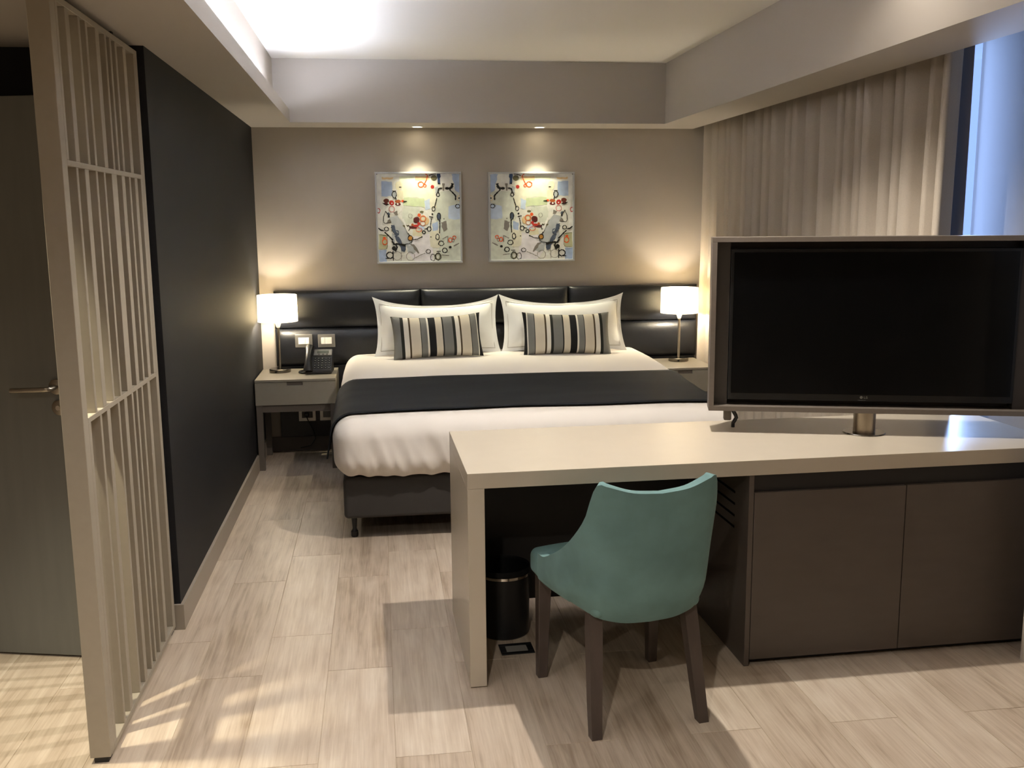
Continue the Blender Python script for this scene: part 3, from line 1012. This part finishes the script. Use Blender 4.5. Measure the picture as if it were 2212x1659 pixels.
rings = [
    ('orange', 835, 385, 38, 36, 10), ('orange', 892, 402, 18, 18, 9), ('orange', 297, 1160, 34, 38, 10), ('orange', 1245, 1145, 26, 28, 10), ('orange', 1302, 1112, 23, 23, 9), ('black', 1282, 1152, 18, 20, 5),
    ('black', 1077, 523, 22, 25, 10), ('black', 1010, 716, 23, 29, 7), ('black', 940, 990, 29, 29, 10), ('black', 862, 1035, 22, 20, 11), ('black', 1057, 1100, 25, 39, 9), ('black', 1110, 1190, 38, 32, 9),
    ('black', 1160, 1286, 35, 31, 10), ('black', 365, 1345, 47, 43, 12), ('black', 1360, 682, 31, 26, 9), ('black', 920, 1298, 33, 26, 7), ('black', 985, 1382, 34, 46, 7), ('black', 1060, 1372, 42, 50, 9),
    ('moss', 1060, 1372, 30, 38, 8), ('black', 1025, 295, 42, 35, 4), ('taupe', 672, 810, 27, 29, 4), ('black', 1083, 820, 25, 50, 8), ('black', 665, 1113, 34, 34, 9), ('taupe', 470, 1355, 62, 62, 5),
    ('taupe', 660, 1362, 62, 56, 5), ('black', 450, 520, 30, 46, 9), ('black', 640, 975, 20, 30, 7), ('orange', 790, 1000, 42, 28, 6), ('red', 218, 735, 22, 30, 7), ('peach', 1385, 572, 28, 34, 7),
    ('orange', 855, 850, 40, 38, 8), ('rust', 850, 915, 34, 32, 7), ('brown', 760, 866, 30, 30, 6), ('red', 410, 715, 40, 40, 5), ('sage', 780, 705, 30, 32, 4), ('slate', 470, 1040, 30, 34, 8), ('black', 325, 985, 30, 26, 9), ('slate', 560, 1255, 32, 38, 8),
]
strokes = [
    ('black', [(1140, 435), (1095, 438), (1080, 470), (1078, 500)], 15), ('black', [(1060, 570), (1040, 640), (1020, 700)], 9), ('black', [(975, 850), (965, 910), (955, 970)], 8),
    ('black', [(945, 820), (1003, 832)], 10), ('black', [(1095, 870), (1096, 950), (1088, 1050)], 10), ('black', [(1190, 437), (1250, 440), (1280, 420), (1292, 370)], 26),
    ('black', [(1245, 455), (1300, 505), (1332, 540), (1330, 600)], 14), ('black', [(208, 970), (245, 1000), (285, 1008)], 13), ('black', [(295, 1025), (360, 1085), (415, 1140)], 14),
    ('black', [(400, 1150), (430, 1195), (480, 1190), (540, 1200), (595, 1215)], 20), ('black', [(570, 1200), (650, 1185), (688, 1160), (688, 1130)], 7), ('black', [(700, 1135), (765, 1128), (830, 1098)], 8),
    ('taupe', [(875, 1320), (800, 1350), (730, 1385)], 6), ('black', [(320, 742), (288, 820), (285, 880), (300, 908), (390, 900)], 7), ('black', [(318, 742), (345, 780), (375, 825)], 10),
    ('black', [(575, 614), (630, 612)], 11), ('orange', [(900, 240), (935, 262), (915, 320), (880, 385)], 9), ('black', [(950, 262), (1000, 250), (1055, 242)], 9), ('taupe', [(330, 1070), (335, 1225), (310, 1258), (210, 1262)], 5),
    ('black', [(215, 1060), (320, 1075)], 5), ('black', [(615, 1022), (655, 1075)], 7), ('black', [(410, 1290), (412, 1420)], 10), ('taupe', [(530, 1300), (522, 1420)], 5), ('black', [(450, 1190), (470, 1240), (440, 1290)], 16),
    ('black', [(870, 992), (915, 985)], 10), ('black', [(420, 470), (478, 472)], 8), ('black', [(470, 560), (478, 590)], 10), ('black', [(1040, 1300), (1105, 1298)], 9), ('black', [(300, 1388), (380, 1388)], 9),
    ('black', [(280, 632), (330, 660), (370, 650)], 10), ('taupe', [(1130, 1130), (1210, 1090), (1205, 1180)], 8), ('taupe', [(1290, 1230), (1370, 1190)], 12), ('taupe', [(1120, 1350), (1220, 1360)], 9),
    ('slate', [(400, 950), (430, 1000), (430, 1040)], 24), ('white', [(560, 850), (600, 940), (640, 1040)], 20), ('taupe', [(1160, 370), (1155, 470)], 22), ('white', [(240, 360), (236, 700)], 22),
]
def art_piece(label, x0, x1, z0, z1, flip):
    t = thing('wall_painting', label, 'painting', ((x0 + x1) / 2, 0, (z0 + z1) / 2), 0, 'square abstract paintings')
    w, h_ = (x1 - x0) / 2, (z1 - z0) / 2
    fr, d = .013, .048
    box('frame', -w, w, -d, 0, h_ - fr, h_, M['acrylic'], t, .002)
    box('frame', -w, w, -d, 0, -h_, -h_ + fr, M['acrylic'], t, .002)
    box('frame', -w, -w + fr, -d, 0, -h_ + fr, h_ - fr, M['acrylic'], t, .002)
    box('frame', w - fr, w, -d, 0, -h_ + fr, h_ - fr, M['acrylic'], t, .002)
    pw, phh = w - fr, h_ - fr
    cv = box('canvas', -pw, pw, -.040, -.002, -phh, phh, mat('painted_canvas', rgb(.88, .88, .85), .55, noise_scale=9, noise_amt=.10, bump=.5, bump_scale=60, spec=.3), t)
    def P_(px, py):
        u = (px - 205) / 1185.0 * 2 - 1
        v = 1 - (py - 240) / 1195.0 * 2
        u, v = max(-1, min(1, u)), max(-1, min(1, v))
        return (-u if flip else u) * pw, v * phh
    bm = bmesh.new()
    rnd = random.Random(3)
    lay = [0]
    def poly(pts, key):
        lay[0] += 1
        yy = -.0402 - lay[0] * .000008
        vs_, seen = [], []
        for q in pts:
            p = P_(*q)
            if not seen or (abs(p[0] - seen[-1][0]) + abs(p[1] - seen[-1][1])) > 1e-5:
                seen.append(p); vs_.append(bm.verts.new((p[0], yy, p[1])))
        if len(vs_) < 3:
            return
        f = bm.faces.new(vs_)
        f.material_index = AKEYS.index(key)
    def strip(lft, rgt, key, closed=False):
        lay[0] += 1
        yy = -.0402 - lay[0] * .000008
        A = [bm.verts.new((P_(*p)[0], yy, P_(*p)[1])) for p in lft]
        B = [bm.verts.new((P_(*p)[0], yy, P_(*p)[1])) for p in rgt]
        n = len(A)
        for k in range(n if closed else n - 1):
            k2 = (k + 1) % n
            f = bm.faces.new((A[k], A[k2], B[k2], B[k]))
            f.material_index = AKEYS.index(key)
    for key, pts in patches:
        # roughen the brush edges
        out = []
        n = len(pts)
        for k in range(n):
            a, c = pts[k], pts[(k + 1) % n]
            for s in (0, .25, .5, .75):
                out.append((a[0] + (c[0] - a[0]) * s + rnd.uniform(-7, 7), a[1] + (c[1] - a[1]) * s + rnd.uniform(-7, 7)))
        poly(out, key)
    for key, cx_, cy_, rx, ry in discs:
        poly([(cx_ + rx * (1 + rnd.uniform(-.1, .1)) * math.cos(a * math.pi / 9), cy_ + ry * (1 + rnd.uniform(-.1, .1)) * math.sin(a * math.pi / 9)) for a in range(18)], key)
    for key, cx_, cy_, rx, ry, wd in rings:
        jit = [1 + rnd.uniform(-.09, .09) for _ in range(22)]
        wid = [wd * rnd.uniform(.9, 1.7) / 2 for _ in range(22)]
        an = [a * 2 * math.pi / 22 for a in range(22)]
        strip([(cx_ + (rx * j + q) * math.cos(a), cy_ + (ry * j + q) * math.sin(a)) for a, j, q in zip(an, jit, wid)],
              [(cx_ + (rx * j - q) * math.cos(a), cy_ + (ry * j - q) * math.sin(a)) for a, j, q in zip(an, jit, wid)], key, True)
    for key, pts, wd in strokes:
        dense = []
        for a, c in zip(pts, pts[1:]):
            for s in range(5):
                dense.append((a[0] + (c[0] - a[0]) * s / 5, a[1] + (c[1] - a[1]) * s / 5))
        dense.append(pts[-1])
        lft, rgt = [], []
        for k, p in enumerate(dense):
            a, c = dense[max(0, k - 1)], dense[min(len(dense) - 1, k + 1)]
            dx, dy = c[0] - a[0], c[1] - a[1]
            ln = math.hypot(dx, dy) or 1
            q = wd / 2 * rnd.uniform(.9, 1.75)
            lft.append((p[0] - dy / ln * q, p[1] + dx / ln * q)); rgt.append((p[0] + dy / ln * q, p[1] - dx / ln * q))
        strip(lft, rgt, key)
    me = bpy.data.meshes.new('painted_marks')
    bm.to_mesh(me); bm.free()
    for k in AKEYS:
        me.materials.append(AMATS[k])
    link(bpy.data.objects.new('painted_marks', me), cv)
    return t
art_piece('square abstract painting in a silver box frame, left of the two', .797, 1.380, 1.285, 1.899, False)
art_piece('square abstract painting in a silver box frame, right of the two', 1.565, 2.165, 1.287, 1.897, True)

# ---------------------------------------------------------------- desk with cabinet
DA = .0153
desk = thing('desk', 'long pale greige desk with a thick top and slab end panel', 'desk', (1.0708, -3.7188, 0), DA)
DL, DD, DT = 2.198, .669, .053
box('desk_top', 0, DL, 0, DD, .75 - DT, .75, M['desk'], desk, .0015)
box('end_panel', 0, .0567, 0, DD, .004, .75 - DT, M['desk'], desk, .0015)
box('end_panel', DL - .0567, DL, 0, DD, .004, .75 - DT, M['desk'], desk, .0015)
box('modesty_panel', .0567, .985, DD - .03, DD - .012, .05, .75 - DT, M['cabinet_dark'], desk)
cab = thing('cabinet', 'dark brown two door cabinet built in under the desk', 'cabinet', (1.0708, -3.7188, 0), DA)
c0, c1 = .985, DL - .058
box('carcass', c0, c1, .022, DD - .01, .022, .695, M['cabinet'], cab, .001)
box('plinth', c0 + .004, c1 - .01, .04, DD - .03, 0, .022, M['cabinet_dark'], cab)
box('side_panel', c0 - .012, c0 + .006, .004, DD - .01, .0, .695, M['cabinet'], cab, .001)
# doors
xs_ = 1.0708
dmid = 1.556
for a, c in ((c0 + .008, dmid - .0015), (dmid + .0015, c1 - .002)):
    d = box('door', a, c, .003, .021, .024, .634, M['cabinet'], cab, .0015)
box('finger_channel', c0 + .006, c1, .020, .024, .634, .695, M['cabinet_dark'], cab)
for zz in (.603, .560, .517, .475):
    box('vent_slot', c0 - .0135, c0 - .010, .13, .55, zz - .004, zz + .004, M['gap'], cab)

# ---------------------------------------------------------------- television on swivel post
tv = thing('television', 'black flat television in a taupe surround frame on a steel swivel post', 'television', (2.636, -3.348, .75), math.radians(-16))
Z0, Z1, XL, XR, FY, BYY = .086, .748, -.592, .592, -.062, .045
lathe('base_plate', [(0, 0), (.078, 0), (.079, .002), (.077, .005), (0, .005)], M['dark_chrome'], tv, 44)
lathe('post', [(.0, .004), (.041, .004), (.041, Z0 + .002), (0, Z0 + .002)], M['steel'], tv, 40)
ft = .019
box('frame_board', XL, XR, FY, BYY, Z0, Z0 + ft, M['tv_frame'], tv, .001)
box('frame_board', XL, XR, FY, BYY, Z1 - ft, Z1, M['tv_frame'], tv, .001)
box('frame_board', XL, XL + ft, FY, BYY, Z0 + ft, Z1 - ft, M['tv_frame'], tv, .001)
box('frame_board', XR - ft, XR, FY, BYY, Z0 + ft, Z1 - ft, M['tv_frame'], tv, .001)
box('back_panel', XL + ft, XR - ft, BYY - .012, BYY - .001, Z0 + ft, Z1 - ft, M['tv_bezel'], tv)
box('tv_cabinet', -.520, .520, -.030, BYY - .012, Z0 + .040, Z1 - .045, M['black'], tv, .004)
box('screen', -.508, .508, -.0335, -.029, Z0 + .066, Z1 - .058, M['screen_glass'], tv, .001)
box('side_filler', XL + ft, -.5215, -.020, BYY - .012, Z0 + ft, Z1 - ft, M['tv_bezel'], tv)
box('side_filler', .5215, XR - ft, -.020, BYY - .012, Z0 + ft, Z1 - ft, M['tv_bezel'], tv)
# maker's mark: disc and letters
lg = obj('logo', lathe_bm([(0, 0), (.0055, 0), (.0055, .0008), (0, .0008)], 20), M['key'], tv)
lg.rotation_euler = (math.radians(90), 0, 0); lg.location = (-.022, -.0302, Z0 + .056)
b = bmesh.new()
y0, y1, zc = -.0312, -.0302, Z0 + .056
bx(b, -.0125, -.0110, y0, y1, zc - .0045, zc + .0045)          # L
bx(b, -.0110, -.0068, y0, y1, zc - .0045, zc - .0031)
bx(b, -.0050, -.0036, y0, y1, zc - .0045, zc + .0045)          # G
bx(b, -.0036, .0010, y0, y1, zc + .0031, zc + .0045)
bx(b, -.0036, .0010, y0, y1, zc - .0045, zc - .0031)
bx(b, -.0004, .0010, y0, y1, zc - .0031, zc + .0004)
bx(b, -.0020, -.0004, y0, y1, zc - .0008, zc + .0004)
obj('logo_letters', b, M['key'], tv)
box('indicator', -.034, -.006, -.0312, -.030, Z0 + .0442, Z0 + .0452, M['grey_plastic'], tv)
obj('cable_gland', bx(bmesh.new(), XL + .062, XL + .092, .0, .03, Z0 - .050, Z0 + .001, .006), M['tv_frame'], tv, True, 40)
obj('cable', tube_bm([(XL + .098, .012, Z0 + .001), (XL + .100, .012, Z0 - .015), (XL + .108, .013, Z0 - .028), (XL + .112, .014, Z0 - .040), (XL + .106, .015, Z0 - .052), (XL + .100, .016, Z0 - .062), (XL + .100, .018, Z0 - .0785)], .0075, 10), M['black'], tv, True)

# ---------------------------------------------------------------- teal velvet chair
ch = thing('chair', 'teal velvet upholstered chair with dark wooden legs at the desk', 'chair', (1.562, -3.847, 0), math.radians(8.8))
def cr_spline(keys, s):
    for (s0, *a), (s1, *b_) in zip(keys, keys[1:]):
        if s <= s1:
            t = (s - s0) / (s1 - s0)
            return s0, s1, a, b_, t
    return keys[-2][0], keys[-1][0], keys[-2][1:], keys[-1][1:], 1
def interp(keys, s):
    n = len(keys)
    i = 0
    while i < n - 2 and s > keys[i + 1][0]:
        i += 1
    p0, p1, p2, p3 = keys[max(0, i - 1)], keys[i], keys[i + 1], keys[min(n - 1, i + 2)]
    h_ = p2[0] - p1[0]
    t = max(0, min(1, (s - p1[0]) / h_))
    res = []
    for k in range(1, len(p1)):
        m1 = (p2[k] - p0[k]) / (p2[0] - p0[0]) * h_
        m2 = (p3[k] - p1[k]) / (p3[0] - p1[0]) * h_
        t2, t3 = t * t, t * t * t
        res.append((2 * t3 - 3 * t2 + 1) * p1[k] + (t3 - 2 * t2 + t) * m1 + (-2 * t3 + 3 * t2) * p2[k] + (t3 - t2) * m2)
    return res
# half path from back centre (s=0) to arm tip (s=1): base x, y (at z=.40), top x, y, top z, bottom z
half = [
    (0.00, .000, -.238, .000, -.292, .775, 0.350),
    (.14, .085, -.235, .090, -.286, .782, 0.354),
    (.27, .150, -.222, .165, -.272, .803, 0.366),
    (.33, .176, -.208, .190, -.260, .808, 0.374),
    (.37, .193, -.190, .203, -.246, .776, 0.382),
    (.42, .207, -.160, .214, -.222, .704, 0.388),
    (.50, .222, -.105, .228, -.165, .632, 0.390),
    (.60, .232, -.040, .238, -.085, .567, 0.387),
    (.72, .238, .035, .243, .010, .515, 0.381),
    (.85, .240, .095, .244, .085, .482, 0.375),
    (1.0, .239, .160, .242, .152, .474, 0.369),
]
NS, NT = 72, 16
bm = bmesh.new()
grid = []
for i in range(NS + 1):
    s = -1 + 2 * i / NS
    bxx, byy, tx, ty_, tz, bz = interp(half, abs(s))
    sg = 1 if s >= 0 else -1
    row = []
    for j in range(NT + 1):
        t = j / NT
        z = bz + (tz - bz) * t
        k = (z - .37) / (.83 - .37)
        k = max(0, min(1, (z - bz) / max(.02, (tz - bz))))
        x = bxx + (tx - bxx) * k
        y = byy + (ty_ - byy) * k
        bulge = .014 * math.sin(math.pi * min(1, k))
        y -= bulge * max(0, 1 - abs(s) / .4)
        # lower edge curls in under the seat
        cu = max(0, 1 - t / .22) ** 2
        x *= (1 - .05 * cu)
        y = y + .02 * cu if byy < -.1 else y
        row.append(bm.verts.new((sg * x, y, z)))
    grid.append(row)
for i in range(NS):
    for j in range(NT):
        bm.faces.new((grid[i][j], grid[i + 1][j], grid[i + 1][j + 1], grid[i][j + 1]))
bmesh.ops.remove_doubles(bm, verts=bm.verts[:], dist=.0005)
bmesh.ops.recalc_face_normals(bm, faces=bm.faces[:])
shell = obj('back_shell', bm, M['velvet'], ch, True)
md = shell.modifiers.new('thick', 'SOLIDIFY'); md.thickness = .030; md.offset = -1
md = shell.modifiers.new('bev', 'BEVEL'); md.width = .011; md.segments = 4; md.limit_method = 'ANGLE'; md.angle_limit = math.radians(50)
# piping along the top edge
sb = rounded_bm((.238, .236, .044), .026, (10, 10, 2), 5)
for v in sb.verts:
    f = max(0, min(1, (v.co.y + .236) / .472))
    v.co.x *= .74 + .26 * min(1, f * 1.6)
    if v.co.z > 0:
        v.co.z += .012 * (1 - (v.co.x / .24) ** 2)
    v.co += Vector((0, .026, .415))
obj('seat', sb, M['velvet'], ch, True)
for sx in (-1, 1):
    obj('leg', frustum_bm((sx * .207, .218, 0), (sx * .203, .206, .372), (.0165, .0165), (.023, .023)), M['chair_leg'], ch)
    # sabre rear leg: kicks back towards the floor
    bm = bmesh.new()
    prof = [(.385, -.148, .021), (.30, -.164, .0215), (.20, -.184, .020), (.10, -.203, .0185), (0, -.226, .0165)]
    rows = []
    for z, y, hsz in prof:
        xo = sx * (.158 + .022 * (1 - z / .385))
        rows.append([bm.verts.new((xo + a * hsz, y + c * hsz, z)) for a, c in ((-1, -1), (1, -1), (1, 1), (-1, 1))])
    for a, c in zip(rows, rows[1:]):
        for k in range(4):
            bm.faces.new((a[k], a[(k + 1) % 4], c[(k + 1) % 4], c[k]))
    bm.faces.new(rows[0]); bm.faces.new(rows[-1])
    obj('leg', bm, M['chair_leg'], ch)

# ---------------------------------------------------------------- bin and floor socket
bn = thing('waste_bin', 'black round waste bin with a chrome band under the desk', 'bin', (1.243, -3.262, 0))
lathe('bin_body', [(0, 0), (.092, 0), (.097, .006), (.101, .262), (.098, .262), (.093, .012), (0, .012)], M['black'], bn, 48)
lathe('chrome_band', [(.1005, .236), (.1030, .237), (.1032, .247), (.1010, .248)], M['chrome'], bn, 48, close=True)
lathe('bin_liner', [(.0975, .20), (.0985, .264), (.1015, .270), (.1035, .266), (.1025, .249)], M['black_matte'], bn, 48)
fs = thing('floor_socket', 'dark floor socket with a grey lid in front of the waste bin', 'floor socket', (1.268, -3.435, 0), math.radians(2))
b = bx(bmesh.new(), -.062, .062, -.045, -.026, 0, .004, .001, 1)
bx(b, -.062, .062, .026, .045, 0, .004, .001, 1)
bx(b, -.062, -.040, -.026, .026, 0, .004, .001, 1)
bx(b, .040, .062, -.026, .026, 0, .004, .001, 1)
obj('surround', b, M['black'], fs)
box('lid', -.039, .039, -.025, .025, 0, .0032, mat('socket_lid', rgb(.55, .54, .52), .5), fs, .0006, 1)

# ---------------------------------------------------------------- curtain and blind
cu = bmesh.new()
NZ = 26
rnd = random.Random(11)
# plan of the pleats: (y, x) with sharp room-side ridges (small x) and soft valleys
plan = [(-.012, 3.128), (-.05, 3.100), (-.092, 3.066), (-.112, 3.062)]
y = -.112
while y > -2.95:
    w = rnd.uniform(.085, .185)
    dep = rnd.uniform(.11, .15)
    lean = rnd.uniform(.25, .55)
    xr = 3.070 + rnd.uniform(-.008, .012)
    for k in range(1, 13):
        t = k / 12
        tt = (t / lean * .5) if t < lean else (.5 + (t - lean) / (1 - lean) * .5)
        plan.append((y - w * t, xr + dep * (math.sin(math.pi * tt) ** 1.2)))
    y -= w
plan.append((y - .012, 3.085)); plan.append((y - .016, 3.10))
YEND = y - .016
grid = []
for j in range(NZ + 1):
    t = j / NZ
    z = .015 + (2.44 - .015) * t
    row = []
    for yy, xx in plan:
        k = .85 + .15 * (1 - t)                      # pleats are pinched shallower at the heading
        x = 3.10 + (xx - 3.10) * k
        x += .012 * (1 - t) * noise.noise(Vector((yy * 5, z * .8, 2))) - .02 * (1 - t) * smooth(-.5, -.1, yy)
        yo = .025 * (1 - t) * noise.noise(Vector((yy * 3, z * .7, 9))) * smooth(-.1, -.4, yy)
        yo += (-3.035 - YEND) * smooth(-2.3, YEND, yy) + .065 * (1 - t) * smooth(-2.5, YEND, yy)
        row.append(cu.verts.new((x, yy + yo, z)))
    grid.append(row)
for j in range(NZ):
    for i in range(len(plan) - 1):
        cu.faces.new((grid[j][i], grid[j][i + 1], grid[j + 1][i + 1], grid[j + 1][i]))
co = obj('curtain', cu, M['curtain'], None, True)
sm = co.modifiers.new('thick', 'SOLIDIFY'); sm.thickness = .003
tag(co, 'taupe pleated full height curtain along the window wall', 'curtain')
bl = thing('roller_blind', 'flat grey roller blind edge between the curtain and the daylight', 'blind', (3.245, -1.9, 0))
box('blind_fabric', -.001, .001, -1.045, 1.87, .10, 2.36, M['blind'], bl)
obj('roller_tube', tube_bm([(0.02, -1.05, 2.38), (0.02, 1.87, 2.38)], .025, 16), M['white_plastic'], bl, True, 50)
box('hem_bar', -.006, .006, -1.045, 1.87, .07, .10, M['white_plastic'], bl, .002)
